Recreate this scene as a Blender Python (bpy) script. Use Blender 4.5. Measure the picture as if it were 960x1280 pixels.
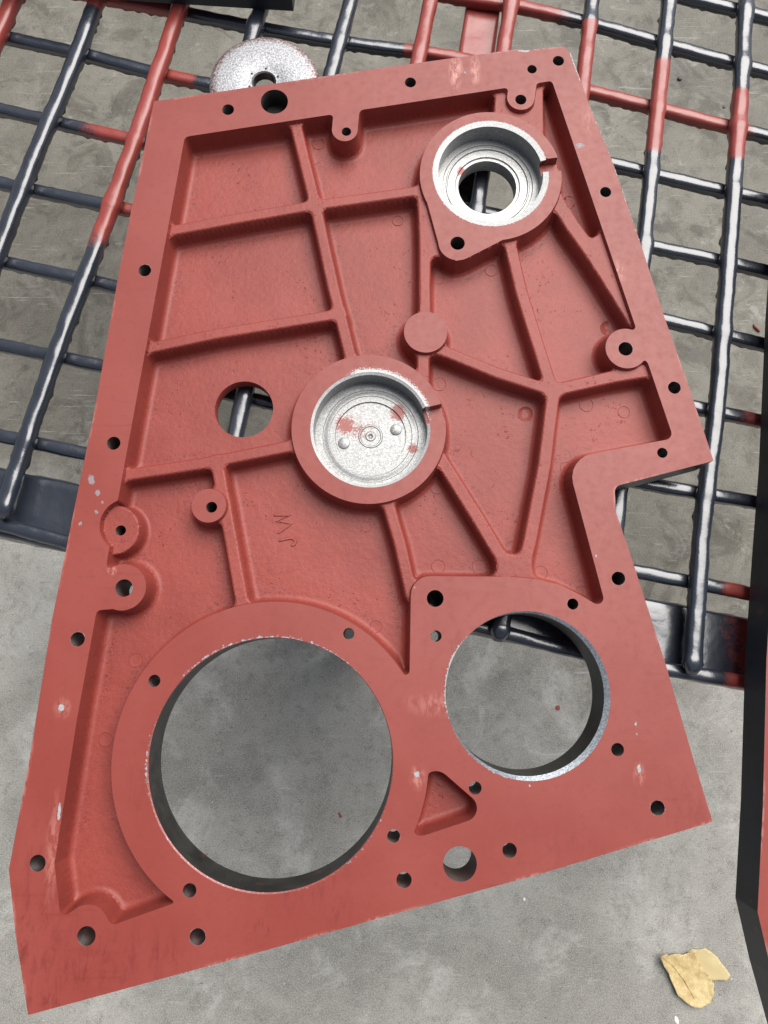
import bpy, math, random
import numpy as np
from mathutils import Vector, Matrix, noise as mnoise

random.seed(7)
rng = np.random.default_rng(7)
D2R = math.radians
for o in list(bpy.data.objects):
    bpy.data.objects.remove(o)
scene = bpy.context.scene
COL = scene.collection

# ------------------------------------------------------------------ camera
F_PX, CX, CY = 924.0, 480.0, 640.0          # focal length / centre of the 960x1280 frame
NAD = (470.0, 825.0)                        # image point straight below the camera
CAM_Z = 1.588
_d = np.array([(NAD[0] - CX) / F_PX, -(NAD[1] - CY) / F_PX, -1.0]); _d /= np.linalg.norm(_d)
_zw = -_d
_xw = np.array([1.0, 0, 0]) - _zw[0] * _zw; _xw /= np.linalg.norm(_xw)
_yw = np.cross(_zw, _xw)
RW = np.stack([_xw, _yw, _zw])              # camera -> world
CAM = np.array([0.0, 0.0, CAM_Z])
cam_data = bpy.data.cameras.new('camera')
cam_data.sensor_fit = 'VERTICAL'; cam_data.sensor_height = 36.0
cam_data.lens = F_PX / 1280.0 * 36.0
cam_data.clip_start = 0.01; cam_data.clip_end = 500
cam_ob = bpy.data.objects.new('camera', cam_data); COL.objects.link(cam_ob)
M4 = Matrix([list(RW[0]) + [0], list(RW[1]) + [0], list(RW[2]) + [0], [0, 0, 0, 1]])
cam_ob.matrix_world = Matrix.Translation(CAM) @ M4
scene.camera = cam_ob

# ------------------------------------------------------------------ sky, sun, exposure
SUN_AZ, SUN_EL = 36.0, 59.0                 # azimuth measured from +Y (top of photo) to +X (right)
world = bpy.data.worlds.new("World"); scene.world = world
world.use_nodes = True
wn = world.node_tree.nodes; wl = world.node_tree.links; wn.clear()
sky = wn.new('ShaderNodeTexSky'); sky.sky_type = 'NISHITA'; sky.sun_disc = False
sky.sun_elevation = D2R(SUN_EL); sky.sun_rotation = D2R(SUN_AZ)
sky.air_density = 1.0; sky.dust_density = 1.5; sky.ozone_density = 1.0
hsv = wn.new('ShaderNodeHueSaturation'); hsv.inputs['Saturation'].default_value = 0.5
bg = wn.new('ShaderNodeBackground'); bg.inputs['Strength'].default_value = 0.06
wo = wn.new('ShaderNodeOutputWorld')
wl.new(sky.outputs[0], hsv.inputs['Color']); wl.new(hsv.outputs[0], bg.inputs['Color']); wl.new(bg.outputs[0], wo.inputs['Surface'])
sun_d = bpy.data.lights.new('sun', 'SUN'); sun_d.energy = 3.3; sun_d.angle = D2R(52); sun_d.color = (1.0, 0.97, 0.93)
sun_o = bpy.data.objects.new('sun', sun_d); COL.objects.link(sun_o)
sv = Vector((math.sin(D2R(SUN_AZ)) * math.cos(D2R(SUN_EL)), math.cos(D2R(SUN_AZ)) * math.cos(D2R(SUN_EL)), math.sin(D2R(SUN_EL))))
sun_o.rotation_euler = sv.to_track_quat('Z', 'Y').to_euler(); sun_o.location = sv * 5
scene.view_settings.view_transform = 'Standard'; scene.view_settings.look = 'None'
scene.view_settings.exposure = 0.97; scene.view_settings.gamma = 1.0
scene.view_settings.use_curve_mapping = False
scene.render.engine = 'CYCLES'

# ------------------------------------------------------------------ measuring helpers
def ray(px, py):
    v = RW @ np.array([(px - CX) / F_PX, -(py - CY) / F_PX, -1.0])
    return v
def P(px, py, z):
    """world point seen at a photo position on the level plane z"""
    v = ray(px, py); t = (z - CAM[2]) / v[2]
    return Vector(CAM + t * v)

RACK_TOP = 0.900
PLATE_T = 0.038
TILT = D2R(1.1)
P0 = np.array([0.0, 0.045, RACK_TOP + PLATE_T])
UN = np.array([0.0, -math.sin(TILT), math.cos(TILT)])
UU = np.array([1.0, 0, 0]); UV = np.cross(UN, UU)
def L(px, py, w=0.0):
    """plate-local (u, v) of a photo position on the plate level w"""
    v = ray(px, py); q = P0 + w * UN
    t = np.dot(q - CAM, UN) / np.dot(v, UN)
    p = CAM + t * v - P0
    return float(np.dot(p, UU)), float(np.dot(p, UV))
def RL(px, py, r, w=0.0):
    a = L(px - r, py, w); b = L(px + r, py, w)
    return math.hypot(a[0] - b[0], a[1] - b[1]) / 2

def proj(p):
    c = RW.T @ (np.array(p) - CAM)
    return CX + F_PX * c[0] / -c[2], CY - F_PX * c[1] / -c[2]

# ------------------------------------------------------------------ object helpers
def link(name, me, mat=None, parent=None):
    o = bpy.data.objects.new(name, me); COL.objects.link(o)
    if mat is not None and me is not None:
        for m in (mat if isinstance(mat, (list, tuple)) else [mat]): me.materials.append(m)
    if parent is not None: o.parent = parent
    return o
def tag(o, label=None, cat=None, group=None, kind=None):
    if label: o['label'] = label
    if cat: o['category'] = cat
    if group: o['group'] = group
    if kind: o['kind'] = kind
    return o
def pymesh(name, verts, faces, smooth=True, angle=None):
    me = bpy.data.meshes.new(name)
    me.from_pydata([tuple(v) for v in verts], [], faces); me.update()
    if smooth:
        me.shade_smooth()
        if angle: me.set_sharp_from_angle(angle=D2R(angle))
    return me
def copy_tree(o, parent=None):
    c = o.copy(); COL.objects.link(c)
    if parent is not None: c.parent = parent
    for ch in list(o.children): copy_tree(ch, c)
    return c

# ------------------------------------------------------------------ materials
class NT:
    def __init__(self, name):
        self.m = bpy.data.materials.new(name); self.m.use_nodes = True
        self.n = self.m.node_tree.nodes; self.l = self.m.node_tree.links
        self.b = self.n['Principled BSDF']
    def new(self, t, **kw):
        x = self.n.new(t)
        for k, v in kw.items(): setattr(x, k, v)
        return x
    def put(self, sock, v):
        if hasattr(v, 'is_linked') or hasattr(v, 'links'): self.l.new(v, sock)
        else: sock.default_value = v
    def coord(self, which='Object'):
        return self.new('ShaderNodeTexCoord').outputs[which]
    def mapping(self, vec, scale=(1, 1, 1), rot=(0, 0, 0), loc=(0, 0, 0)):
        x = self.new('ShaderNodeMapping'); self.l.new(vec, x.inputs[0])
        x.inputs['Scale'].default_value = scale; x.inputs['Rotation'].default_value = rot; x.inputs['Location'].default_value = loc
        return x.outputs[0]
    def noise(self, vec, scale, detail=4, rough=0.55, dist=0.0):
        x = self.new('ShaderNodeTexNoise'); self.l.new(vec, x.inputs['Vector'])
        x.inputs['Scale'].default_value = scale; x.inputs['Detail'].default_value = detail
        x.inputs['Roughness'].default_value = rough; x.inputs['Distortion'].default_value = dist
        return x.outputs[0]
    def voro(self, vec, scale, feature='F1'):
        x = self.new('ShaderNodeTexVoronoi', feature=feature); self.l.new(vec, x.inputs['Vector'])
        x.inputs['Scale'].default_value = scale
        return x.outputs['Distance']
    def ramp(self, fac, stops):
        x = self.new('ShaderNodeValToRGB'); self.l.new(fac, x.inputs[0])
        e = x.color_ramp.elements
        while len(e) < len(stops): e.new(0.5)
        for i, (p, c) in enumerate(stops):
            e[i].position = p
            e[i].color = (c, c, c, 1) if not isinstance(c, (tuple, list)) else (*c, 1)
        return x.outputs[0]
    def mix(self, fac, a, b, mode='MIX'):
        x = self.new('ShaderNodeMix', data_type='RGBA', blend_type=mode)
        self.put(x.inputs[0], fac)
        self.put(x.inputs[6], (*a, 1) if isinstance(a, (tuple, list)) else a)
        self.put(x.inputs[7], (*b, 1) if isinstance(b, (tuple, list)) else b)
        return x.outputs[2]
    def math(self, op, a, b=0.0, c=None, clamp=False):
        x = self.new('ShaderNodeMath', operation=op, use_clamp=clamp)
        self.put(x.inputs[0], a); self.put(x.inputs[1], b)
        if c is not None: self.put(x.inputs[2], c)
        return x.outputs[0]
    def smooth(self, v, lo, hi):
        x = self.new('ShaderNodeMapRange', interpolation_type='SMOOTHSTEP')
        self.put(x.inputs[0], v); x.inputs[1].default_value = lo; x.inputs[2].default_value = hi
        return x.outputs[0]
    def attr(self, name):
        return self.new('ShaderNodeAttribute', attribute_name=name).outputs['Fac']
    def bump(self, h, strength, dist, prev=None):
        x = self.new('ShaderNodeBump'); self.l.new(h, x.inputs['Height'])
        x.inputs['Strength'].default_value = strength; x.inputs['Distance'].default_value = dist
        if prev is not None: self.l.new(prev, x.inputs['Normal'])
        return x.outputs[0]
    def set(self, **kw):
        names = dict(color='Base Color', rough='Roughness', metal='Metallic', normal='Normal', spec='Specular IOR Level', coat='Coat Weight', coatr='Coat Roughness', ior='IOR', coati='Coat IOR')
        for k, v in kw.items():
            if isinstance(v, tuple) and k == 'color': v = (*v, 1)
            self.put(self.b.inputs[names[k]], v)
        return self.m

RED = (0.188, 0.0325, 0.0245)
RED_DK = (0.145, 0.022, 0.014)
RED_LT = (0.205, 0.040, 0.031)

def red_primer(name, cast):
    t = NT(name); co = t.coord('Object')
    big = t.noise(co, 9, 5, 0.6)
    fine = t.noise(co, 900, 2, 0.5)
    mid = t.noise(co, 130, 4, 0.6)
    c = t.mix(t.smooth(big, 0.38, 0.62), RED, RED_LT if not cast else (0.222, 0.0405, 0.030))
    c = t.mix(t.math('MULTIPLY', t.smooth(mid, 0.5, 0.72), 0.28), c, RED_DK)
    if cast:
        c = t.mix(t.math('MULTIPLY', t.smooth(fine, 0.52, 0.7), 0.45), c, RED_DK)
        # crusty grit and pits
        pit = t.math('MULTIPLY', t.smooth(t.noise(co, 320, 2, 0.6), 0.62, 0.75), t.smooth(t.noise(co, 26, 3, 0.6), 0.48, 0.7))
        c = t.mix(t.math('MULTIPLY', pit, 0.55), c, (0.09, 0.016, 0.013))
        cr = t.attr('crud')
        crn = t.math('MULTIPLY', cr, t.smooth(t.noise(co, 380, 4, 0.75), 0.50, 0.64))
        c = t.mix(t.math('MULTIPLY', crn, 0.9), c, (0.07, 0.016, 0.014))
        h = t.math('ADD', t.math('MULTIPLY', fine, 0.5), t.math('MULTIPLY', t.noise(co, 420, 3, 0.6), 0.8))
        nrm = t.bump(h, 0.30, 0.0007)
        nrm = t.bump(pit, 0.5, 0.0012, nrm)
        rough = 0.5
    else:
        # roller / grinder marks, a little smeared dark paint
        st = t.noise(t.mapping(co, (14, 240, 14), (0, 0, D2R(32))), 1.0, 4, 0.6)
        gate = t.smooth(t.noise(co, 11, 2), 0.55, 0.72)
        c = t.mix(t.math('MULTIPLY', t.math('MULTIPLY', t.smooth(st, 0.52, 0.66), gate), 0.55), c, RED_DK)
        sm = t.attr('smear')
        c = t.mix(t.math('MULTIPLY', sm, t.smooth(t.noise(t.mapping(co, (1, .30, 1), (0, 0, D2R(-62))), 130, 8, 0.8, 0.3), 0.47, 0.62)), c, (0.11, 0.014, 0.012))
        sc = t.attr('scuff')
        scn = t.math('MULTIPLY', sc, t.smooth(t.noise(t.mapping(co, (1, .35, 1)), 220, 5, 0.7), 0.42, 0.58))
        c = t.mix(scn, c, (0.46, 0.21, 0.17))
        ch = t.attr('chip')
        chn = t.smooth(t.math('SUBTRACT', t.math('ADD', ch, t.noise(co, 300, 5, 0.7)), 1.0), -0.03, 0.03)
        c = t.mix(chn, c, t.mix(t.noise(co, 500, 2), (0.17, 0.18, 0.20), (0.36, 0.36, 0.355)))
        sp = t.attr('spray')
        spn = t.smooth(t.math('SUBTRACT', t.math('ADD', sp, t.noise(co, 700, 3, 0.8)), 1.0), -0.04, 0.04)
        c = t.mix(spn, c, (0.42, 0.42, 0.41))
        gyn = t.smooth(t.math('SUBTRACT', t.math('ADD', t.attr('gray'), t.noise(co, 260, 5, 0.75)), 1.0), -0.06, 0.06)
        c = t.mix(t.math('MULTIPLY', gyn, 0.85), c, (0.19, 0.185, 0.195))
        h = t.math('ADD', t.math('MULTIPLY', t.noise(co, 260, 3), 0.4), t.math('MULTIPLY', st, gate))
        nrm = t.bump(h, 0.16, 0.0006)
        nrm = t.bump(t.math('MULTIPLY', chn, -1.0), 0.5, 0.0004, nrm)
        rough = t.math('ADD', 0.34, t.math('MULTIPLY', mid, 0.22))
    return t.set(color=c, rough=rough, normal=nrm, spec=0.32)

def metal(name, base=(0.34, 0.34, 0.33), dark=(0.17, 0.17, 0.165), spots=(), rough=0.42, grain=700, red=0.0, met0=0.45):
    t = NT(name); co = t.coord('Object')
    n = t.noise(co, grain, 3, 0.7)
    c = t.mix(t.smooth(n, 0.36, 0.66), dark, base)
    c = t.mix(t.math('MULTIPLY', t.smooth(t.noise(co, 60, 4), 0.45, 0.7), 0.25), c, dark)
    m = None
    for (x, y, r, s) in spots:
        v = t.new('ShaderNodeVectorMath', operation='DISTANCE'); t.l.new(co, v.inputs[0]); v.inputs[1].default_value = (x, y, -0.022)
        f = t.math('SUBTRACT', 1.0, t.math('DIVIDE', v.outputs['Value'], r), clamp=True)
        f = t.math('MULTIPLY', f, s)
        m = f if m is None else t.math('MAXIMUM', m, f)
    if red:
        m = red if m is None else t.math('ADD', m, red)
    met = met0
    if m is not None:
        msk = t.smooth(t.math('SUBTRACT', t.math('ADD', m, t.noise(co, 620, 4, 0.75)), 0.95), -0.05, 0.05)
        c = t.mix(msk, c, (0.22, 0.04, 0.03)); met = t.math('MULTIPLY', t.math('SUBTRACT', 1.0, msk), met0)
    ln = t.new('ShaderNodeVectorMath', operation='LENGTH'); t.l.new(co, ln.inputs[0])
    tm = t.noise(t.mapping(ln.outputs['Value'], (1, 0, 0)), 900, 3, 0.6)
    nrm = t.bump(t.math('ADD', t.math('MULTIPLY', n, 0.5), tm), 0.3, 0.0004)
    return t.set(color=c, rough=rough, metal=met, normal=nrm)

def dark_steel(name, rough=0.45):
    t = NT(name); co = t.coord('Object')
    n = t.noise(co, 45, 5, 0.6)
    c = t.mix(t.smooth(n, 0.35, 0.7), (0.014, 0.0135, 0.0125), (0.034, 0.033, 0.030))
    c = t.mix(t.math('MULTIPLY', t.smooth(t.noise(co, 70, 4), 0.60, 0.72), 0.5), c, (0.12, 0.03, 0.025))
    return t.set(color=c, rough=rough, spec=0.4, normal=t.bump(t.noise(co, 500, 3), 0.3, 0.0004))

def hole_mat():
    t = NT('threaded_hole_wall'); co = t.coord('Object')
    sep = t.new('ShaderNodeSeparateXYZ'); t.l.new(co, sep.inputs[0])
    w = t.math('SINE', t.math('MULTIPLY', sep.outputs[2], 2 * math.pi / 0.0016))
    c = t.mix(t.smooth(t.noise(co, 60, 3), 0.4, 0.65), (0.040, 0.011, 0.008), (0.022, 0.016, 0.013))
    return t.set(color=c, rough=0.45, normal=t.bump(w, 0.6, 0.0006))

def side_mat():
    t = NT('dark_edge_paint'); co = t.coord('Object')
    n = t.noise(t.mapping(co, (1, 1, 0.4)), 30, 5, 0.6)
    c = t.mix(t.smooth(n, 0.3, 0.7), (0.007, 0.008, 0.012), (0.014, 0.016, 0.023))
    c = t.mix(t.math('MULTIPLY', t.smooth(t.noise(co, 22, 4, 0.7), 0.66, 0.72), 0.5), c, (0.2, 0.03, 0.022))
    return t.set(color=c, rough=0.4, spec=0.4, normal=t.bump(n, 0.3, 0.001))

def rack_paint():
    t = NT('wet_rack_paint'); co = t.coord('Object')
    red = t.attr('red')
    n = t.noise(co, 85, 4, 0.6)
    n2 = t.noise(co, 420, 3, 0.7)
    f = t.smooth(t.math('ADD', red, t.math('ADD', t.math('MULTIPLY', t.math('SUBTRACT', n, 0.5), 0.7), t.math('MULTIPLY', t.math('SUBTRACT', n2, 0.5), 0.5))), 0.25, 0.75)
    dk = t.mix(t.noise(co, 18, 3), (0.010, 0.012, 0.017), (0.024, 0.029, 0.041))
    rd = t.mix(t.noise(co, 24, 4), (0.17, 0.024, 0.019), (0.25, 0.046, 0.036))
    c = t.mix(f, dk, rd)
    wr = t.noise(co, 38, 3, 0.5, 0.4)
    nrm = t.bump(wr, 0.25, 0.0022)
    nrm = t.bump(t.noise(co, 130, 3, 0.6, 0.5), 0.16, 0.0010, nrm)
    rough = t.math('ADD', 0.23, t.math('MULTIPLY', f, 0.10))
    t.set(color=c, rough=rough, normal=nrm, spec=0.5)
    t.set(ior=t.math('SUBTRACT', 1.68, t.math('MULTIPLY', f, 0.20)))
    return t.m

def concrete():
    t = NT('worn_concrete'); co = t.coord('Object')
    a = t.noise(co, 2.6, 6, 0.62, 0.4)
    b = t.noise(co, 11, 8, 0.72, 0.3)
    g = t.noise(co, 430, 5, 0.85)
    c = t.mix(t.smooth(a, 0.34, 0.66), (0.168, 0.159, 0.136), (0.290, 0.279, 0.248))
    c = t.mix(t.math('MULTIPLY', t.smooth(b, 0.48, 0.64), 0.65), c, (0.15, 0.142, 0.124))
    c = t.mix(t.math('MULTIPLY', t.smooth(t.noise(co, 7, 8, 0.75, 0.5), 0.50, 0.66), 0.60), c, (0.40, 0.39, 0.36))
    c = t.mix(t.math('MULTIPLY', t.smooth(t.noise(co, 33, 8, 0.8), 0.51, 0.63), 0.50), c, (0.085, 0.081, 0.072))
    c = t.mix(t.math('MULTIPLY', t.smooth(g, 0.47, 0.58), 0.5), c, (0.46, 0.45, 0.42))
    c = t.mix(t.math('MULTIPLY', t.smooth(t.noise(co, 310, 5, 0.85), 0.53, 0.60), 0.6), c, (0.10, 0.097, 0.09))
    sp = t.smooth(t.noise(co, 120, 3, 0.7), 0.66, 0.70)
    c = t.mix(t.math('MULTIPLY', sp, 0.7), c, (0.04, 0.038, 0.035))
    ws = t.smooth(t.noise(co, 150, 2, 0.5), 0.74, 0.77)
    c = t.mix(ws, c, (0.45, 0.45, 0.44))
    # grime under the rack, castings' shade painted in with it; cleaner slab in front
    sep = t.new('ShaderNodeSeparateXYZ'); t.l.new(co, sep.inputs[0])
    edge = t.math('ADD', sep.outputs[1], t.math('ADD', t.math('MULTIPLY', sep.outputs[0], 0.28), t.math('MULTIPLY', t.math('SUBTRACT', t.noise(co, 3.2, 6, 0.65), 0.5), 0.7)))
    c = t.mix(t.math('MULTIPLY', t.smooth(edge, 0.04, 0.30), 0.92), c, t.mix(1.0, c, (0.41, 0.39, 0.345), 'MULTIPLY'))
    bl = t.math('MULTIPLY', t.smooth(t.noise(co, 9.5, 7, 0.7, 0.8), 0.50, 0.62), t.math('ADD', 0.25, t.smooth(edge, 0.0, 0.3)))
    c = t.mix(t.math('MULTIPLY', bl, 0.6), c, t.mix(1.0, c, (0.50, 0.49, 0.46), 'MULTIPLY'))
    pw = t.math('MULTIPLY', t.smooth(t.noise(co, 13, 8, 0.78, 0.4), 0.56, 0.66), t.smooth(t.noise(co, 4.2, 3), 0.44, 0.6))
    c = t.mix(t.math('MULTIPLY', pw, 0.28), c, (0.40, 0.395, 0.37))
    # pale scrape streaks
    st = t.noise(t.mapping(co, (5, 60, 5), (0, 0, D2R(68))), 1.0, 5, 0.6)
    gate = t.smooth(t.noise(co, 3.4, 2), 0.52, 0.66)
    c = t.mix(t.math('MULTIPLY', t.math('MULTIPLY', t.smooth(st, 0.60, 0.72), gate), 0.6), c, (0.40, 0.395, 0.38))
    for an, sd in ((20, 1.0), (95, 7.0), (140, 3.0)):
        fs = t.noise(t.mapping(co, (9, 170, 9), (0, 0, D2R(an)), (sd, sd, 0)), 1.0, 3, 0.6)
        c = t.mix(t.math('MULTIPLY', t.math('MULTIPLY', t.smooth(fs, 0.63, 0.70), t.smooth(t.noise(co, 6 + sd * .3, 2), 0.48, 0.62)), 0.22), c, (0.5, 0.495, 0.48))
    # drips of red primer
    rd = t.math('MULTIPLY', t.smooth(t.noise(co, 55, 3, 0.6), 0.70, 0.73), t.smooth(t.noise(co, 5, 2), 0.5, 0.6))
    c = t.mix(t.math('MULTIPLY', rd, 0.7), c, (0.13, 0.03, 0.024))
    h = t.math('ADD', t.math('MULTIPLY', g, 0.5), b)
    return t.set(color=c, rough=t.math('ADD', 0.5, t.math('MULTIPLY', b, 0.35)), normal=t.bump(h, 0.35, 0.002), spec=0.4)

M_FACE = red_primer('red_primer_machined', False)
M_CAST = red_primer('red_primer_cast', True)
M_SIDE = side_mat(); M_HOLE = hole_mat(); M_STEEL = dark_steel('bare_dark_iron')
M_RIM = metal('scraped_rim_metal', (0.30, 0.33, 0.36), (0.14, 0.15, 0.165), rough=0.3)
M_SEAT = metal('clean_seat_ring', (0.38, 0.38, 0.375), (0.25, 0.25, 0.245), met0=0.15, rough=0.5)
M_RIMD = metal('painted_over_rim', (0.26, 0.26, 0.27), (0.1, 0.1, 0.105), rough=0.4, red=0.52)
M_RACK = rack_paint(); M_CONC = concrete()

# ------------------------------------------------------------------ setting: floor
def make_floor():
    V, Fc = [], []
    n = 60; S = 40.0
    xs = [math.copysign(abs(t) ** 2.2, t) * S for t in np.linspace(-1, 1, n)]
    for y in xs:
        for x in xs: V.append((x, y, 0.0))
    for j in range(n - 1):
        for i in range(n - 1):
            a = j * n + i; Fc.append((a, a + 1, a + n + 1, a + n))
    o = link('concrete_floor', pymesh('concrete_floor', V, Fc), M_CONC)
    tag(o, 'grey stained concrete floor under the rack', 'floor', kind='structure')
make_floor()

# ------------------------------------------------------------------ the rack
ZV, RV = RACK_TOP - 0.0081, 0.0081
ZT, RT = ZV - 0.0138, 0.0068
BEAM_TOP = ZT - RT + 0.001

def vn(p, s, seed=0):
    return mnoise.noise((p[0] * s + seed * 7.3, p[1] * s - seed * 3.1, p[2] * s + seed))

def tube(name, pts, r, parent, redfun, seed, step=0.005, sides=20, lumps=()):
    """paint-caked round bar along a polyline; redfun(px along photo) gives the red over-spray"""
    pts3 = [p for p, _ in pts]; pxs = [q for _, q in pts]
    seg = [0.0]
    for a, b in zip(pts3, pts3[1:]): seg.append(seg[-1] + (b - a).length)
    n = max(2, int(seg[-1] / step))
    s = np.linspace(0, seg[-1], n + 1)
    X = np.stack([np.interp(s, seg, [p[k] for p in pts3]) for k in range(3)], 1)
    ker = np.ones(21) / 21
    Xs = np.stack([np.convolve(np.pad(X[:, k], 10, mode='reflect', reflect_type='odd'), ker, 'valid') for k in range(3)], 1)
    q = np.stack([np.interp(s, seg, [p[k] for p in pxs]) for k in range(2)], 1)
    tg = np.gradient(Xs, axis=0); tg /= np.linalg.norm(tg, axis=1)[:, None]
    V, Fc, R = [], [], []
    for i in range(n + 1):
        t = tg[i]; up = np.array([0, 0, 1.0]); sd = np.cross(t, up); sd /= np.linalg.norm(sd); up = np.cross(sd, t)
        endf = min(1.0, 0.35 + min(i, n - i) * 0.35)
        rr = redfun(*q[i])
        for k in range(sides):
            a = 2 * math.pi * k / sides
            ca, sa = math.cos(a), math.sin(a)
            k_ = (abs(ca) ** 3.2 + abs(sa) ** 3.2) ** (-1 / 3.2)          # bar with softened flats under the paint
            dvec = (ca * sd + sa * up) * (k_ if sa > -0.3 else 1.0)
            base = Xs[i] + dvec * r
            lum = 1 + 0.09 * vn(base, 60, seed) + 0.06 * vn(base, 190, seed + 3)
            if math.sin(a) < -0.5: lum += 0.45 * max(0.0, vn((base[0], base[1], 0), 150, seed + 9))   # drips below
            for (lq, lr, la) in lumps:
                dd = math.hypot(q[i][0] - lq[0], q[i][1] - lq[1])
                if dd < lr: lum += la * (1 - dd / lr)
            V.append(tuple(Xs[i] + dvec * r * lum * endf)); R.append(rr)
    for i in range(n):
        for k in range(sides):
            a = i * sides + k; b = i * sides + (k + 1) % sides
            Fc.append((a, b, b + sides, a + sides))
    Fc.append(tuple(range(sides - 1, -1, -1))); Fc.append(tuple(range(n * sides, (n + 1) * sides)))
    me = pymesh(name, V, Fc)
    at = me.attributes.new('red', 'FLOAT', 'POINT'); at.data.foreach_set('value', np.array(R, dtype=np.float32))
    return link(name, me, M_RACK, parent)

rack = link('steel_rack', None)
rack.location = (0, 0, 0)
tag(rack, 'welded grid rack of round bars caked in dark and red paint', 'rack')

def band(v, a, b, soft=10):
    return min(1.0, max(0.0, (v - a) / soft + .5)) * min(1.0, max(0.0, (b - v) / soft + .5))
V_RODS = [
    ([(40, -50), (18, 0), (0, 40), (-100, 270)], lambda x, y: 1.0),
    ([(140, -50), (120, 4), (92, 85), (52, 175), (10, 285), (-60, 470)], lambda x, y: band(y, -99, 13)),
    ([(246, -50), (225, 10), (170, 175), (120, 312), (75, 430), (35, 545), (2, 648)], lambda x, y: band(y, -99, 305, 60)),
    ([(343, -50), (327, 12), (316, 45), (165, 540), (118, 695)], lambda x, y: 0.0),
    ([(452, -50), (435, 15), (415, 90), (307, 487), (295, 542), (252, 722)], lambda x, y: 0.0),
    ([(549, -50), (537, 5), (525, 65), (393, 735), (389, 755)], lambda x, y: band(y, -99, 140)),
    ([(647, -50), (639, 5), (602, 220), (595, 270), (522, 780)], lambda x, y: band(y, -99, 130)),
    ([(745, -50), (740, 0), (728, 110), (630, 770), (622, 802)], lambda x, y: band(y, 33, 150)),
    ([(841, -50), (836, 0), (822, 130), (807, 280), (803, 320), (752, 826)], lambda x, y: band(y, 80, 195, 18)),
    ([(936, -50), (932, 0), (925, 120), (911, 310), (895, 520), (878, 640), (864, 843)], lambda x, y: band(y, 118, 205, 16)),
    ([(1028, -50), (1022, 60), (985, 872)], lambda x, y: 0.0),
]
T_RODS = [
    ([(700, -45), (860, 0), (950, 20), (1100, 62)], lambda x, y: 0.0),
    ([(400, -50), (550, -3), (630, 5), (655, 10), (730, 28), (825, 55), (915, 80), (1100, 128)], lambda x, y: band(x, -99, 700, 60) ),
    ([(-60, -40), (135, -1), (230, 17), (310, 34), (460, 60), (555, 68), (640, 92), (735, 115), (815, 135), (910, 160), (1100, 205)], lambda x, y: max(band(x, -99, 215, 20), 0.8 * band(x, 505, 590), band(x, 600, 935, 30))),
    ([(-150, 10), (0, 47), (90, 65), (190, 92), (260, 107), (500, 150), (765, 205), (825, 222), (905, 240), (1100, 283)], lambda x, y: band(x, 202, 245, 16)),
    ([(-150, 100), (0, 138), (55, 150), (160, 175), (500, 245), (815, 310), (897, 325), (960, 342), (1100, 372)], lambda x, y: band(x, 115, 170, 60)),
    ([(-150, 192), (0, 230), (130, 257), (500, 332), (835, 402), (890, 415), (950, 432), (1100, 462)], lambda x, y: band(x, 148, 190, 14)),
    ([(-150, 292), (0, 328), (95, 347), (145, 360), (500, 432), (870, 510), (950, 527), (1100, 558)], lambda x, y: 0.6 * band(x, 920, 960, 30)),
    ([(-150, 402), (0, 432), (65, 445), (125, 457), (310, 498), (500, 540), (805, 605), (895, 620), (945, 628), (1100, 660)], lambda x, y: 0.0),
    ([(-150, 512), (0, 545), (105, 567), (500, 650), (795, 715), (860, 727), (937, 742), (1100, 776)], lambda x, y: band(x, 902, 1100, 24)),
    ([(-150, 622), (8, 655), (83, 680), (610, 785), (720, 815), (830, 837), (930, 852), (1100, 887)], lambda x, y: band(x, 905, 1100, 24)),
]
def extend(pl, first=None, last=None):
    (x0, y0), (x1, y1) = pl[0], pl[1]
    if first is not None: k = first / math.hypot(x0 - x1, y0 - y1); pl = [(x0 + (x0 - x1) * k, y0 + (y0 - y1) * k)] + pl
    (x0, y0), (x1, y1) = pl[-1], pl[-2]
    if last is not None: k = last / math.hypot(x0 - x1, y0 - y1); pl = pl + [(x0 + (x0 - x1) * k, y0 + (y0 - y1) * k)]
    return pl
V_RODS += [([(1120, -50), (1112, 60), (1090, 890)], lambda x, y: 0.0), ([(1212, -50), (1206, 60), (1200, 915)], lambda x, y: 0.0), ([(1310, -50), (1305, 60), (1310, 935)], lambda x, y: 0.0)]
V_RODS = [(extend(pl, first=340), rf) for pl, rf in V_RODS]
T_RODS = [(extend(pl, last=300), rf) for pl, rf in T_RODS]
for i, (pl, rf) in enumerate(V_RODS):
    lm = [(pl[-1], 24, 0.35)]
    for tl, _ in T_RODS:                       # weld beads where the bars cross
        for a0, a1 in zip(pl, pl[1:]):
            for b0_, b1_ in zip(tl, tl[1:]):
                dx, dy, ex, ey = a1[0] - a0[0], a1[1] - a0[1], b1_[0] - b0_[0], b1_[1] - b0_[1]
                dn = dx * ey - dy * ex
                if abs(dn) < 1e-6: continue
                t_ = ((b0_[0] - a0[0]) * ey - (b0_[1] - a0[1]) * ex) / dn; u_ = ((b0_[0] - a0[0]) * dy - (b0_[1] - a0[1]) * dx) / dn
                if 0 <= t_ < 1 and 0 <= u_ < 1: lm.append(((a0[0] + t_ * dx, a0[1] + t_ * dy), 13, random.uniform(0.03, 0.24)))
    tube('rod', [(P(x, y, ZV), (x, y)) for x, y in pl], RV, rack, rf, i, lumps=lm)
for i, (pl, rf) in enumerate(T_RODS):
    tube('rod', [(P(x, y, ZT), (x, y)) for x, y in pl], RT, rack, rf, 40 + i)

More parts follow.
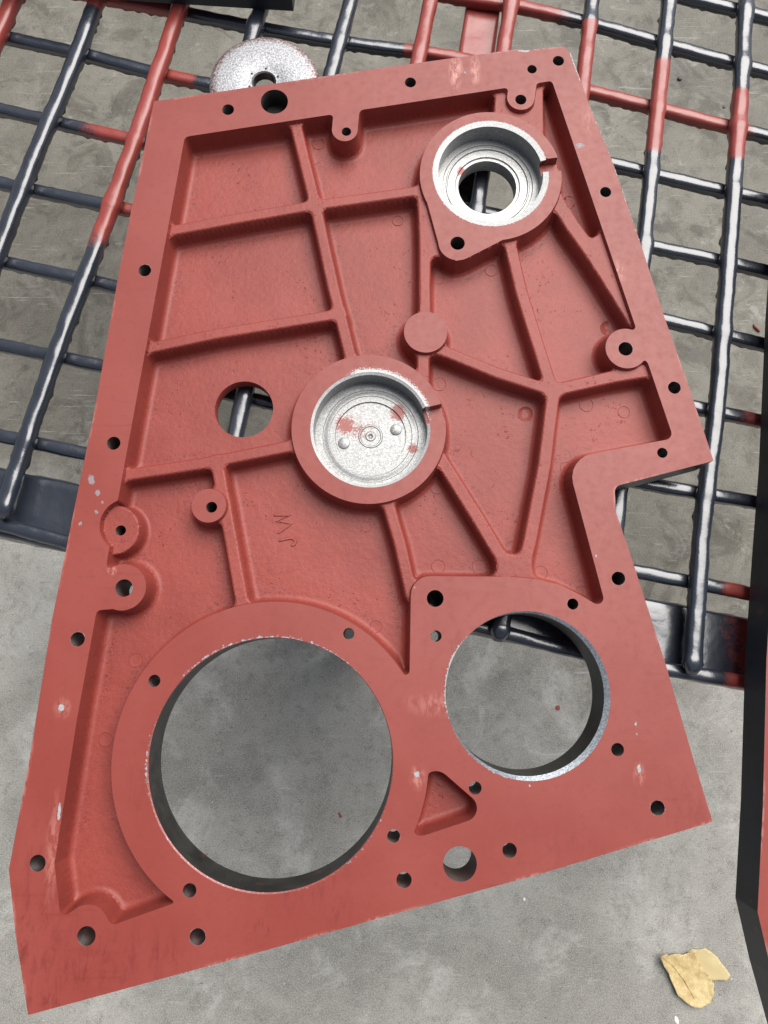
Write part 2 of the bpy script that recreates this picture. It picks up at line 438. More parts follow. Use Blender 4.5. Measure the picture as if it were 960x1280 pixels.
def rough_bar(name, c4, h, parent, redfun, nl=160, nw=6):
    """hollow-section bar: c4 = back-left, back-right, front-right, front-left of its top; paint-softened corners"""
    A, B, C, Dd = [Vector(c) for c in c4]
    V, Fc, R = [], [], []
    prof = [(0.0, -h), (0.0, -h * .6), (0.0, -.004), (0.02, -.0012), (0.06, 0)] + [(x, 0.0) for x in np.linspace(.14, .86, nw)] + [(0.94, 0), (0.98, -.0012), (1.0, -.004), (1.0, -h * .6), (1.0, -h)]
    for i in range(nl + 1):
        t = i / nl
        a = A.lerp(B, t); d = Dd.lerp(C, t)
        for (s, z) in prof:
            p = a.lerp(d, s); p.z += z
            j = vn(p, 40, 5) * 0.0008 + vn(p, 120, 6) * 0.0005
            if 0 < s < 1: p.z += j
            else:
                if z < -h * .9: p.z -= max(0, vn((p.x, p.y, 0), 60, 2)) * 0.010
                p.y += j * (1 if s > .5 else -1) * 2
            V.append(tuple(p)); R.append(redfun(*proj(p), s, z))
    m = len(prof)
    for i in range(nl):
        for k in range(m):
            a = i * m + k; b = i * m + (k + 1) % m
            Fc.append((a, a + m, b + m, b))
    Fc.append(tuple(range(m))); Fc.append(tuple(range((nl + 1) * m - 1, nl * m - 1, -1)))
    me = pymesh(name, V, Fc, angle=50)
    at = me.attributes.new('red', 'FLOAT', 'POINT'); at.data.foreach_set('value', np.array(R, dtype=np.float32))
    return link(name, me, M_RACK, parent)
xb = lambda x, x0, y0, s: (x, y0 + (x - x0) * s)
bk = lambda x: P(x, 584 + x * .2011, BEAM_TOP); fr = lambda x: P(x, 671 + x * .2045, BEAM_TOP)
rough_bar('front_beam', (bk(-460), bk(1520), fr(1520), fr(-460)), 0.036, rack,
          lambda x, y, s, z: max(0.8 * band(x, 915, 1700, 60), 0.42 if (s >= 1 and z < -.006) else 0.0))
rough_bar('cross_bar', (P(640, -370, BEAM_TOP), P(475, 705, BEAM_TOP), P(531, 715, BEAM_TOP), P(677, -370, BEAM_TOP)), 0.03, rack,
          lambda x, y, s, z: band(y, -499, 130, 40)).data.flip_normals()
# legs stand under the beams, in the shade of the plates
for (px, py) in ((285, 690), (450, 717), (540, 300)):
    p = P(px, py, BEAM_TOP); w = 0.024
    zt = BEAM_TOP - 0.0345 if py > 400 else BEAM_TOP - 0.0285
    Vv = [(p.x + a * w, p.y + b * w, z) for z in (0.0, zt) for a, b in ((-1, -1), (1, -1), (1, 1), (-1, 1))]
    link('leg', pymesh('leg', Vv, [(0, 3, 2, 1), (4, 5, 6, 7), (0, 1, 5, 4), (1, 2, 6, 5), (2, 3, 7, 6), (3, 0, 4, 7)], smooth=False), M_RACK, rack)

# ------------------------------------------------------------------ the casting: plan shapes in plate coordinates
def round_poly(pts, n=6):
    """pts = (x, y[, r]) in photo px; rounded corners"""
    out = []
    m = len(pts)
    for i in range(m):
        p = np.array(pts[i][:2], float); r = pts[i][2] if len(pts[i]) > 2 else 0
        if r <= 0: out.append(tuple(p)); continue
        a = np.array(pts[i - 1][:2], float) - p; b = np.array(pts[(i + 1) % m][:2], float) - p
        la, lb = np.linalg.norm(a), np.linalg.norm(b); a /= la; b /= lb
        ang = math.acos(max(-1, min(1, float(a @ b))))
        tl = min(r / math.tan(ang / 2), la * .49, lb * .49); r2 = tl * math.tan(ang / 2)
        c = p + (a + b) / np.linalg.norm(a + b) * (r2 / math.sin(ang / 2))
        s0 = p + a * tl - c; s1 = p + b * tl - c
        a0 = math.atan2(s0[1], s0[0]); a1 = math.atan2(s1[1], s1[0])
        da = (a1 - a0 + math.pi) % (2 * math.pi) - math.pi
        for k in range(n + 1):
            t = a0 + da * k / n; out.append((c[0] + r2 * math.cos(t), c[1] + r2 * math.sin(t)))
    return out
def to_local(pts, w=0.0): return [L(x, y, w) for x, y in pts]

OUTLINE = [(192.5, 126.5), (480, 84.5), (650, 61), (655, 63), (704, 58, 3), (713, 66, 2), (737, 132), (765, 200), (800, 302), (830, 395), (862, 486), (892, 576),
           (768, 608, 9), (770, 640), (792, 705), (832, 830), (870, 960), (891, 1027), (680, 1091), (480, 1146), (325, 1190), (35, 1269), (19, 1165), (11, 1087), (35, 960), (65, 775), (92, 640), (117, 520), (152, 322)]
WINDOW = [(231, 171, 7), (690, 101, 5), (842, 548, 8), (708, 573, 30), (759, 764, 8), (726, 744), (700, 731), (672, 724), (640, 721), (514, 720, 24), (512, 842, 6), (470, 860), (338, 953),
          (223, 1127, 7), (139, 1157, 8), (75, 1143, 8), (68, 1080), (96, 900), (121, 762, 7), (130, 735), (134, 699, 5), (140, 668), (147, 627, 3)]
TRI = [(535, 949, 19), (613, 1017, 17), (504, 1053, 15)]
ZR = -0.0045      # rib tops sit a little below the machined face
RIBS = [
    ([(368, 150), (394, 256), (416, 357), (437, 442)], 6.5),
    ([(208, 289), (300, 272), (394, 256), (530, 237)], 6.5),
    ([(180, 436), (270, 417), (424, 392)], 6.5),
    ([(155, 594), (255, 579), (370, 556)], 7.0),
    ([(271, 578), (279, 625), (288, 672), (303, 757)], 7.5),
    ([(483, 622), (500, 680), (514, 742)], 7.0),
    ([(552, 575), (597, 647), (636, 712)], 7.5),
    ([(692, 490), (681, 580), (662, 680), (650, 722)], 7.8),
    ([(534, 430), (622, 466), (690, 488)], 6.8),
    ([(690, 488), (765, 471), (820, 462)], 7.5),
    ([(636, 297), (652, 365), (690, 486)], 7.2),
    ([(530, 242), (531, 330), (531, 415)], 6.5),
    ([(529, 420), (529, 475)], 7.0),
    ([(690, 240), (715, 281), (757, 339), (793, 397)], 9.0),
]
PLATEAUS = [[(622, 108), (676, 100), (677, 175), (650, 165), (620, 150)],
            [(737, 303), (751, 294), (768, 318), (800, 400), (790, 402), (745, 330)],
            [(524, 236), (545, 285), (549, 316), (536, 320)],
            [(627, 700), (640, 695), (660, 700), (667, 726), (620, 726)]]
BORE1 = (613.5, 216.0); BORE2 = (463.0, 536.0)
HOLES = [(285, 137, 7.5), (513, 103, 7), (665, 86.5, 6), (698, 76, 7), (651, 124.5, 7), (757, 240, 7), (782, 436, 9), (843, 484.5, 8),
         (828, 566, 6.5), (773, 723, 8.5), (716, 755, 7), (772, 937, 8), (822, 1010, 9), (544, 748, 10.5), (545, 795, 7), (594, 985, 8), (492, 1045, 8),
         (505, 1100, 9.5), (637, 1063, 9), (575, 1080, 21), (247, 1171, 10), (237, 1113, 8.5), (108, 1170, 11.5), (47, 1079, 10), (97, 799, 9),
         (142, 554, 8.5), (181, 338, 8), (193, 851, 7.5), (436, 792, 7), (155, 735, 11), (264.5, 634, 7), (433, 164.5, 6), (572, 304, 9), (343, 127, 17)]
FLOOR_D = 0.024
HOLES_LOW = [(151, 663, 6.5, -0.007, 'bolt_hole'), (305, 511.5, 36.5, -FLOOR_D, 'inspection_hole')]
BIG = (338, 952.5, 154.0); SMALL = (660, 868, 103.0)

STEP = 0.00098
def sd_poly(X, Y, pts):
    d = np.full(X.shape, 1e9); s = np.ones(X.shape)
    n = len(pts)
    for i in range(n):
        x0, y0 = pts[i]; x1, y1 = pts[i - 1]
        ex, ey = x1 - x0, y1 - y0
        l2 = ex * ex + ey * ey
        if l2 < 1e-16: continue
        wx, wy = X - x0, Y - y0
        t = np.clip((wx * ex + wy * ey) / l2, 0, 1)
        d = np.minimum(d, (wx - ex * t) ** 2 + (wy - ey * t) ** 2)
        c1 = Y >= y0; c2 = Y < y1; c3 = ex * wy > ey * wx
        fl = (c1 & c2 & c3) | (~c1 & ~c2 & ~c3)
        s = np.where(fl, -s, s)
    return s * np.sqrt(d)
def sd_line(X, Y, pts):
    d = np.full(X.shape, 1e9)
    for (x0, y0), (x1, y1) in zip(pts, pts[1:]):
        ex, ey = x1 - x0, y1 - y0; wx, wy = X - x0, Y - y0
        t = np.clip((wx * ex + wy * ey) / (ex * ex + ey * ey), 0, 1)
        d = np.minimum(d, (wx - ex * t) ** 2 + (wy - ey * t) ** 2)
    return np.sqrt(d)
def smin(a, b, k):
    h = np.clip(0.5 + 0.5 * (b - a) / k, 0, 1)
    return b * (1 - h) + a * h - k * h * (1 - h)
def vnoise2(X, Y, s, seed):
    r = np.random.default_rng(seed).random((256, 256)); x = X * s; y = Y * s
    i = np.floor(x).astype(int); j = np.floor(y).astype(int); fx = x - i; fy = y - j
    fx = fx * fx * (3 - 2 * fx); fy = fy * fy * (3 - 2 * fy)
    g = lambda a, b: r[a % 256, b % 256]
    return (g(i, j) * (1 - fx) + g(i + 1, j) * fx) * (1 - fy) + (g(i, j + 1) * (1 - fx) + g(i + 1, j + 1) * fx) * fy - 0.5
def profile(top, rtop, rf, draft=7.0, floor=-FLOOR_D, cham=False):
    """height over distance outside a plan contour: eased top edge, drafted wall, fillet into the floor"""
    a = D2R(draft); pts = []
    x, z = 0.0, top
    if rtop > 0:
        for k in range(9):
            t = (math.pi / 2 - a) * k / 8
            pts.append((-rtop * math.tan((math.pi / 2 - a) / 2) + rtop * math.sin(t), top - rtop * (1 - math.cos(t))))
        x, z = pts[-1]
    elif cham:
        pts += [(-0.0008, top), (0.0004, top - 0.0012)]; x, z = pts[-1]
    else: pts.append((0.0, top))
    tl = (math.pi / 2 - a)
    zf = floor + rf * (1 - math.cos(tl))
    x1 = x + (z - zf) * math.tan(a); pts.append((x1, zf))
    for k in range(1, 9):
        t = tl * (1 - k / 8)
        pts.append((x1 + rf * (math.sin(tl) - math.sin(t)), floor + rf * (1 - math.cos(t))))
    pts.append((1.0, floor))
    pts = np.array(pts); return lambda d: np.interp(d, pts[:, 0], pts[:, 1])

def build_mesh(name, verts, tris, quads, normals=None, mats=None):
    me = bpy.data.meshes.new(name)
    nt, nq = len(tris), len(quads)
    me.vertices.add(len(verts)); me.vertices.foreach_set('co', np.ascontiguousarray(verts, dtype=np.float32).ravel())
    lv = np.concatenate([tris.ravel(), quads.ravel()]).astype(np.int32)
    me.loops.add(len(lv)); me.loops.foreach_set('vertex_index', lv)
    me.polygons.add(nt + nq)
    ls = np.concatenate([np.arange(nt) * 3, nt * 3 + np.arange(nq) * 4]).astype(np.int32)
    me.polygons.foreach_set('loop_start', ls)
    me.update(calc_edges=True)
    me.polygons.foreach_set('use_smooth', np.ones(nt + nq, dtype=bool))
    if normals is not None:
        me.normals_split_custom_set([tuple(v) for v in normals.tolist()])
    return me

class Casting: pass

def lathe_rows(profile_pts, n, skip=None):
    V, Fc = [], []
    for (r, z) in profile_pts:
        for k in range(n):
            a = 2 * math.pi * k / n; V.append((r * math.cos(a), r * math.sin(a), z))
    for i in range(len(profile_pts) - 1):
        for k in range(n):
            if skip and skip(i, 2 * math.pi * (k + .5) / n): continue
            a = i * n + k; b = i * n + (k + 1) % n
            Fc.append((a, a + n, b + n, b))
    return V, Fc

def build_casting(root):
    ol = to_local(round_poly(OUTLINE)); wi = to_local(round_poly(WINDOW))
    oa = np.array(ol)
    x0, y0 = oa.min(0) - 3 * STEP; x1, y1 = oa.max(0) + 3 * STEP
    nx = int((x1 - x0) / STEP) + 1; ny = int((y1 - y0) / STEP) + 1
    X, Y = np.meshgrid(x0 + np.arange(nx) * STEP, y0 + np.arange(ny) * STEP)
    circ = lambda c, w=0.0: (*L(c[0], c[1], w), RL(c[0], c[1], c[2], w))
    def sdc(c): return np.hypot(X - c[0], Y - c[1]) - c[2]
    def capsule(a, b, r, w=0.0):
        return sd_line(X, Y, [L(*a, w), L(*b, w)]) - RL(a[0], a[1], r, w)
    sdO = sd_poly(X, Y, ol)
    sdW = sd_poly(X, Y, wi)
    sdW = np.minimum(sdW, sdc(circ((158, 656, 33.5))))
    sdT = sd_poly(X, Y, to_local(round_poly(TRI, 8)))
    frame = -np.minimum(sdW, sdT)
    ring = sdc(circ((338, 951, 198)))
    lob1 = capsule((433, 140), (431, 162), 16.0); lob2 = capsule((653, 108), (651, 122), 17.0)
    lob3 = np.minimum(sdc(circ((783, 435.5, 26))), capsule((783, 432), (815, 430), 20))
    lob4 = np.minimum(sdc(circ((153.5, 734, 29))), capsule((153, 734), (120, 737), 26)); lob5 = sdc(circ((108, 1161, 28)))
    hou1 = np.minimum(sdc(circ((613.5, 219, 88.5))), capsule((572, 303), (572, 302), 24))
    hull = sd_poly(X, Y, to_local([(527, 228), (550, 311), (570, 326), (583, 323), (640, 294), (684, 266), (613, 219)]))
    hou1 = np.minimum(hou1, hull)
    hou2 = sdc(circ((461, 535, 96.5)))
    pad = sdc(circ((532, 415, 27))); bos = sdc(circ((261, 632, 21.5)))
    mm = 0.001
    dF = frame
    for d_, k in ((lob1, 5), (lob2, 5), (lob3, 5), (lob4, 4), (lob5, 6), (ring, 2.5)): dF = smin(dF, d_, k * mm)
    for d_ in (hou1, hou2, pad, bos): dF = np.minimum(dF, d_)
    ffe = [('rim_frame', frame), ('boss', lob1), ('boss', lob2), ('boss', lob3), ('boss', lob4), ('boss', lob5), ('port_flange', ring),
           ('bearing_housing', hou1), ('bearing_housing', hou2), ('round_pad', pad), ('boss', bos)]
    # slots through the housing walls
    def slot(c, to, hw):
        a = np.array(L(*c)); b = np.array(L(*to)); d = (b - a) / np.linalg.norm(b - a); nrm = np.array([-d[1], d[0]])
        al = (X - a[0]) * d[0] + (Y - a[1]) * d[1]; ac = np.abs((X - a[0]) * nrm[0] + (Y - a[1]) * nrm[1])
        return np.maximum(np.maximum(ac - hw, -al + 0.02), al - 0.11), math.atan2(d[1], d[0])
    dS1, ang1 = slot(BORE1, (690, 206), 0.0072); dS2, ang2 = slot(BORE2, (540, 518), 0.0078)
    dS = np.minimum(np.where(hou1 < 0.003, dS1, 1.0), np.where(hou2 < 0.003, dS2, 1.0))
    # ribs
    dR_list = [sd_line(X, Y, to_local(pl, ZR)) - RL(pl[0][0], pl[0][1], hw, ZR) for pl, hw in RIBS]
    pl_list = [sd_poly(X, Y, to_local(pg, ZR)) - 0.002 for pg in PLATEAUS]
    dR = dR_list[0]
    for d_ in dR_list[1:] + pl_list: dR = smin(dR, d_, 5.5 * mm)
    dR2 = smin(dR, dF, 6 * mm)
    low = sdc(circ((143, 662.5, 31), -0.007))
    hF = profile(0.0, 0.0, 0.0055)(dF); hR = profile(ZR, 0.0, 0.0055, cham=True)(dR2); hB = profile(-0.007, 0.0008, 0.004, 8)(low)
    H = np.maximum(np.maximum(hF, hR), hB)
    cast_w = np.clip(dF / 0.002, 0, 1)
    H = H + cast_w * (vnoise2(X, Y, 50, 1) * 0.0003 + vnoise2(X, Y, 330, 2) * 0.00015)
    # bores and holes that cut the sheet
    holes = []
    for c in HOLES: holes.append(('bolt_hole', circ(c)))
    for (a, b, r, w, nm) in HOLES_LOW: holes.append((nm, circ((a, b, r), w)))
    holes.append(('port_wall', circ(BIG))); holes.append(('port_wall', circ(SMALL)))
    c1 = circ((*BORE1, 72.5)); c2 = circ((*BORE2, 75.0))
    holes.append(('liner', c1)); holes.append(('liner', c2))
    HD = [sdc(c) for _, c in holes]
    dH = HD[0]
    for d_ in HD[1:]: dH = np.minimum(dH, d_)
    H = np.where((dS < 0) & (dH > -0.004), np.minimum(H, -0.009), H)
    # snap grid vertices to the sharp contours
    ribw = np.where((hF > hR + 2e-4) | (dR2 > dF - 0.0004) & (dF < 0.004), 1.0, 0.0)
    cand = np.stack([sdO, dF, dH, dS, dR2 + 0.0008, dR2 - 0.0004, dF - 0.0030, dF - 0.00118, dR2 - 0.0026]); NC = len(cand); ab = np.abs(cand); ab[4] += ribw; ab[5] += ribw; ab[6] += np.where(hR > hF + 2e-4, 1.0, 0.0); ab[7] += np.where(dR < -0.0012, 0.0, 1.0); ab[8] += ribw
    pick = ab.argmin(0); best = ab.min(0)
    # cells must be cut cleanly by the sheet's own outline first
    pick = np.where(np.minimum(ab[0], ab[2]) < 0.56 * STEP, np.where(ab[0] < ab[2], 0, 2), pick)
    best = np.take_along_axis(ab, pick[None], 0)[0]
    sn = best < 0.56 * STEP
    X2, Y2 = X.copy(), Y.copy()
    for k in range(NC):
        gy, gx = np.gradient(cand[k], STEP); g2 = np.maximum(gx * gx + gy * gy, 0.25)
        m = sn & (pick == k)
        X2[m] -= cand[k][m] * gx[m] / g2[m]; Y2[m] -= cand[k][m] * gy[m] / g2[m]
    H = np.where(sn & (pick == 1) & ~(dS < 0.3 * STEP), 0.0, H)
    H = np.where(sn & (pick == 3), np.where(dF <= 0, 0.0, H), H)
    # refresh heights of the vertices slid onto rib edges and wall feet
    pr, pf = profile(ZR, 0.0, 0.0055, cham=True), profile(0.0, 0.0, 0.0055)
    for k, tab, dd in ((4, pr, -0.0008), (5, pr, 0.0004), (6, pf, 0.0030), (7, pr, -0.001), (8, pr, 0.0026)):
        m_ = sn & (pick == k) & ~(hB > np.maximum(hF, hR)); H = np.where(m_, tab(np.full(1, dd))[0], H)
    on = [sn & (pick == k) for k in range(NC)]
    sgn = np.zeros((NC,) + X.shape, np.int8)
    for k in range(NC): sgn[k] = np.where(on[k], 0, np.sign(cand[k]))
    dom_out = (sgn[0] > 0) | (sgn[2] < 0)        # outside the metal
    idx = np.arange(nx * ny).reshape(ny, nx)
    a, b, c, d = idx[:-1, :-1], idx[:-1, 1:], idx[1:, 1:], idx[1:, :-1]
    s_ = sn.ravel()
    mixed = np.zeros(a.shape, bool)
    for k in range(NC):
        q = sgn[k].ravel()
        st = np.stack([q[a], q[b], q[c], q[d]])
        mixed |= (st.max(0) > 0) & (st.min(0) < 0)
        mixed |= (st == 0).sum(0) >= 2
    do = dom_out.ravel()
    anyout = do[a] | do[b] | do[c] | do[d]
    qsel = ~mixed & ~anyout
    quads = np.stack([a[qsel], b[qsel], c[qsel], d[qsel]], 1)
    ma, mb, mc, md = a[mixed], b[mixed], c[mixed], d[mixed]
    ac = s_[ma].astype(int) + s_[mc]; bd = s_[mb].astype(int) + s_[md]
    useac = ac >= bd
    tris = np.concatenate([np.stack([ma[useac], mb[useac], mc[useac]], 1), np.stack([ma[useac], mc[useac], md[useac]], 1),
                           np.stack([ma[~useac], mb[~useac], md[~useac]], 1), np.stack([mb[~useac], mc[~useac], md[~useac]], 1)])
    flat = lambda A: A.ravel()
    cO, cH = flat(sdO), flat(dH)
    keep = ~(do[tris].any(1))
    allon = (sgn[0].ravel()[tris] == 0).all(1) | (sgn[2].ravel()[tris] == 0).all(1)
    cen_bad = (cO[tris].mean(1) > 0) | (cH[tris].mean(1) < 0)
    keep &= ~(allon & cen_bad)
    tris = tris[keep]
    VV = np.stack([X2.ravel(), Y2.ravel(), H.ravel()], 1)
    # drop degenerate triangles
    e1 = VV[tris[:, 1]] - VV[tris[:, 0]]; e2 = VV[tris[:, 2]] - VV[tris[:, 0]]
    area = np.linalg.norm(np.cross(e1, e2), axis=1); tris = tris[area > 1e-11]
    # whole mesh -> corner normals with hard edges
    whole = build_mesh('whole', VV, tris, quads)
    whole.set_sharp_from_angle(angle=D2R(56))
    nl = len(whole.loops); cn = np.zeros(nl * 3, np.float32); whole.corner_normals.foreach_get('vector', cn); cn = cn.reshape(-1, 3)
    bpy.data.meshes.remove(whole)
    nT = len(tris)
    cnT = cn[:nT * 3].reshape(-1, 3, 3); cnQ = cn[nT * 3:].reshape(-1, 4, 3)
    # labels
    FF = np.stack([flat(v) for _, v in ffe]); RR = np.stack([flat(v) for v in dR_list]); hFf, hRf, hBf, Hf = flat(hF), flat(hR), flat(hB), flat(H)
    nF = len(ffe); nR = len(RIBS)
    def lab(fc):
        m = lambda A: A[fc].mean(1)
        fl = m(Hf) < -FLOOR_D + 0.0035
        fF = np.stack([m(v) for v in FF]).argmin(0); fR = np.stack([m(v) for v in RR]).argmin(0)
        out = np.where(m(hFf) >= m(hRf) - 1e-5, fF, nF + fR)
        out = np.where(m(hBf) > np.maximum(m(hFf), m(hRf)) + 1e-6, nF + nR, out)
        return np.where(fl, -1, out), (m(flat(dF)) <= 1e-5)
    lT, tT = lab(tris); lQ, tQ = lab(quads)
    # wear attributes (chips to bare metal, scuffed paint, smears, over-spray speckle)
    px_ell = []
    def spot(px, py, rx, ry, s, rot=0.0, soft=1.0):
        u, v = L(px, py); k = RL(px, py, 1.0)
        cu, su = math.cos(rot), math.sin(rot)
        dx, dy = (X - u) / k, (Y - v) / k
        e = np.hypot((dx * cu + dy * su) / rx, (-dx * su + dy * cu) / ry)
        return s * np.clip((1.3 - e) / soft, 0, 1)
    hb, hs = HD[-4], HD[-3]
    cb = circ(BIG); cs = circ(SMALL)
    angb = np.arctan2(Y - cb[1], X - cb[0]); angs = np.arctan2(Y - cs[1], X - cs[0])
    near = lambda d_, w: np.clip(1 - np.abs(d_) / w, 0, 1)
    arc = lambda A, mid, half: np.clip((half - np.abs((A - D2R(mid) + np.pi) % (2 * np.pi) - np.pi) / D2R(1)) / 14 + .5, 0, 1)
    chip = near(hb, 0.0065) * (0.36 + 0.18 * arc(angb, 100, 40) + 0.2 * arc(angb, 183, 12) + 0.14 * arc(angb, 50, 12) + 0.1 * arc(angb, -50, 30) )
    chip = np.maximum(chip, near(hs, 0.005) * (0.34 + 0.3 * arc(angs, 165, 28) + 0.15 * arc(angs, -130, 30)))
    uvr = [L(712, 66), L(800, 302)]
    chip = np.maximum(chip, near(sdO, 0.0035) * (0.34 + 0.20 * ((X > uvr[0][0]) & (Y > uvr[1][1])) + 0.14 * ((X > L(600, 60)[0]) & (Y > L(600, 100)[1]))))
    for a_ in [(77, 885, 7, 9, .62), (74, 1015, 3, 17, .75), (521, 968, 5, 7, .68), (757, 573, 3, 3, .4), (799, 962, 5, 12, .62), (795, 905, 3, 6, .6), (662, 982, 4, 4, .56),
               (725, 182, 9, 5, .58), (582, 92, 4, 10, .5), (592, 78, 3, 6, .52), (570, 86, 5, 9, .5), (655, 64, 16, 2.5, .62), (757, 572, 5, 3, .5), (750, 572, 3, 3, .55), (519, 735, 4, 4, .52), (125, 800, 3, 5, .5), (745, 695, 3, 5, .55), (796, 918, 3, 3, .6)]:
        chip = np.maximum(chip, spot(*a_))
    scuff = np.zeros_like(X)
    for a_ in [(570, 90, 8, 22, .9), (594, 88, 6, 20, .7), (770, 340, 14, 14, .5), (735, 150, 8, 20, .25), (140, 713, 5, 6, .9, .8), (78, 885, 10, 12, .4), (799, 968, 7, 14, .45), (522, 972, 9, 14, .5), (550, 880, 40, 14, .3), (66, 1060, 8, 60, .35)]:
        scuff = np.maximum(scuff, spot(*a_))
    scuff = np.maximum(scuff, 0.5 * near(sdO, 0.0022) * np.clip(vnoise2(X, Y, 40, 5) * 4, 0, 1))
    smear = np.zeros_like(X)
    for a_ in [(330, 1160, 14, 12, .9, .6), (100, 1205, 130, 50, .5), (50, 1130, 35, 120, .45), (400, 100, 260, 14, .3), (660, 90, 60, 30, .3), (380, 1100, 60, 40, .45), (860, 1000, 40, 40, .35), (30, 1180, 12, 80, .6), (205, 1190, 30, 18, .5), (420, 1130, 20, 30, .4), (560, 800, 30, 20, .35), (170, 980, 12, 50, .4), (700, 1060, 60, 30, .3), (300, 1215, 110, 10, .55, .27), (60, 1250, 40, 12, .6)]:
        smear = np.maximum(smear, spot(*a_))
    gray = np.zeros_like(X)
    for a_ in [(114, 600, 7, 11, .66, .5), (122, 616, 6, 7, .62), (121, 640, 5, 5, .6), (128, 628, 4, 4, .58), (725, 182, 10, 6, .62), (692, 348, 4, 3, .6), (100, 655, 5, 6, .56)]: gray = np.maximum(gray, spot(*a_))
    for q_ in (5, 6, 7, 9, 10, 12, 16, 20, 24, 26): gray = np.maximum(gray, 0.52 * np.clip(1 - np.abs(HD[q_]) / 0.0028, 0, 1))
    ang_b2 = np.arctan2(Y - c2[1], X - c2[0])
    spray = np.clip(1 - np.abs(HD[-1]) / 0.012, 0, 1) * (0.34 + 0.32 * arc(ang_b2, 62, 48))
    spray = np.maximum(spray, np.clip(1 - np.abs(HD[-2]) / 0.004, 0, 1) * 0.5)
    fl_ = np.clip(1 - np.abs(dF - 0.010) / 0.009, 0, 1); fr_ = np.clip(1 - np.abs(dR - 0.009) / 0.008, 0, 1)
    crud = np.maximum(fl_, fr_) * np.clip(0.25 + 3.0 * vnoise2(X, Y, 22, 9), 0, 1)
    attrs = dict(gray=flat(gray), crud=flat(crud), chip=flat(chip), scuff=flat(scuff), smear=flat(smear), spray=flat(spray))

    def part(name, selT, selQ, mat, parent=root):
        t_, q_ = tris[selT], quads[selQ]
        if len(t_) + len(q_) == 0: return None
        used = np.unique(np.concatenate([t_.ravel(), q_.ravel()]))
        mp = np.zeros(nx * ny, np.int32); mp[used] = np.arange(len(used))
        nr = np.concatenate([cnT[selT].reshape(-1, 3), cnQ[selQ].reshape(-1, 3)])
        me = build_mesh(name, VV[used], mp[t_], mp[q_], nr)
        o = link(name, me, mat, parent)
        tops = np.concatenate([tT[selT], tQ[selQ]])
        if isinstance(mat, (list, tuple)):
            me.polygons.foreach_set('material_index', np.where(tops, 0, 1).astype(np.int32))
        for k, v in attrs.items():
            at = me.attributes.new(k, 'FLOAT', 'POINT'); at.data.foreach_set('value', v[used].astype(np.float32))
        return o
    web = part('web_panel', lT == -1, lQ == -1, M_CAST)
    for i, (nm, _) in enumerate(ffe): part(nm, lT == i, lQ == i, [M_FACE, M_CAST])
    for j in range(nR): part('rib', lT == nF + j, lQ == nF + j, M_CAST)
    part('boss', lT == nF + nR, lQ == nF + nR, M_CAST)
    # walls: boundary edges of the sheet dropped to the underside
    ed = np.concatenate([tris[:, [0, 1]], tris[:, [1, 2]], tris[:, [2, 0]], quads[:, [0, 1]], quads[:, [1, 2]], quads[:, [2, 3]], quads[:, [3, 0]]])
    key = np.sort(ed, 1); kk = key[:, 0].astype(np.int64) * (nx * ny) + key[:, 1]
    _, inv, cnt = np.unique(kk, return_inverse=True, return_counts=True)
    be = ed[cnt[inv] == 1]
    mid = VV[be].mean(1)
    ho = np.stack([np.hypot(mid[:, 0] - c[0], mid[:, 1] - c[1]) - c[2] for _, c in holes]); hi = np.abs(ho).argmin(0); hd = np.abs(ho).min(0)
    so = np.abs(flat(sdO)[be].mean(1))
    which = np.where(so < hd, -1, hi)
    for k in [-1] + list(range(len(holes))):
        sel = be[which == k]
        if len(sel) == 0: continue
        nm = 'outer_edge' if k < 0 else holes[k][0]
        if nm == 'liner': continue
        base = -PLATE_T
        if nm == 'port_wall': continue
        if k >= 0 and holes[k][1] == holes[len(HOLES) - 1][1]: base = -0.022
        if k < 0:
            # keep one point per corner so the side wall is a single closed band
            used = np.unique(sel); mp = {v: i for i, v in enumerate(used.tolist())}
            n = len(used); top = VV[used]; bot = top.copy(); bot[:, 2] = base
            fc = [(mp[b_], mp[a_], mp[a_] + n, mp[b_] + n) for a_, b_ in sel.tolist()]
            me = pymesh(nm, np.concatenate([top, bot]), fc, angle=40)
        else:
            cc = holes[k][1]
            zt = {(151, 663): -0.007, (305, 511.5): -FLOOR_D}.get((HOLES + [(q_[0], q_[1]) for q_ in HOLES_LOW])[k][:2], 0.0)
            Vp, Fp = lathe_rows([(cc[2] + .0007, zt - .0001), (cc[2] + .0001, zt - .0008), (cc[2] + .0001, base)], 40)
            me = pymesh(nm, [(x + cc[0], y + cc[1], z) for x, y, z in Vp], Fp, angle=50); me.flip_normals()
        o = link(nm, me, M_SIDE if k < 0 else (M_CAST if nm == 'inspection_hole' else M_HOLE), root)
        if base == -0.022:
            cc = holes[k][1]; m = 28
            me2 = pymesh('hole_bottom', [(cc[0], cc[1], -0.0225)] + [(cc[0] + cc[2] * 1.02 * math.cos(2 * math.pi * q / m), cc[1] + cc[2] * 1.02 * math.sin(2 * math.pi * q / m), -0.0215) for q in range(m)], [(0, 1 + q, 1 + (q + 1) % m) for q in range(m)])
            o.data.materials.clear(); o.data.materials.append(M_STEEL); link('hole_bottom', me2, M_STEEL, o)
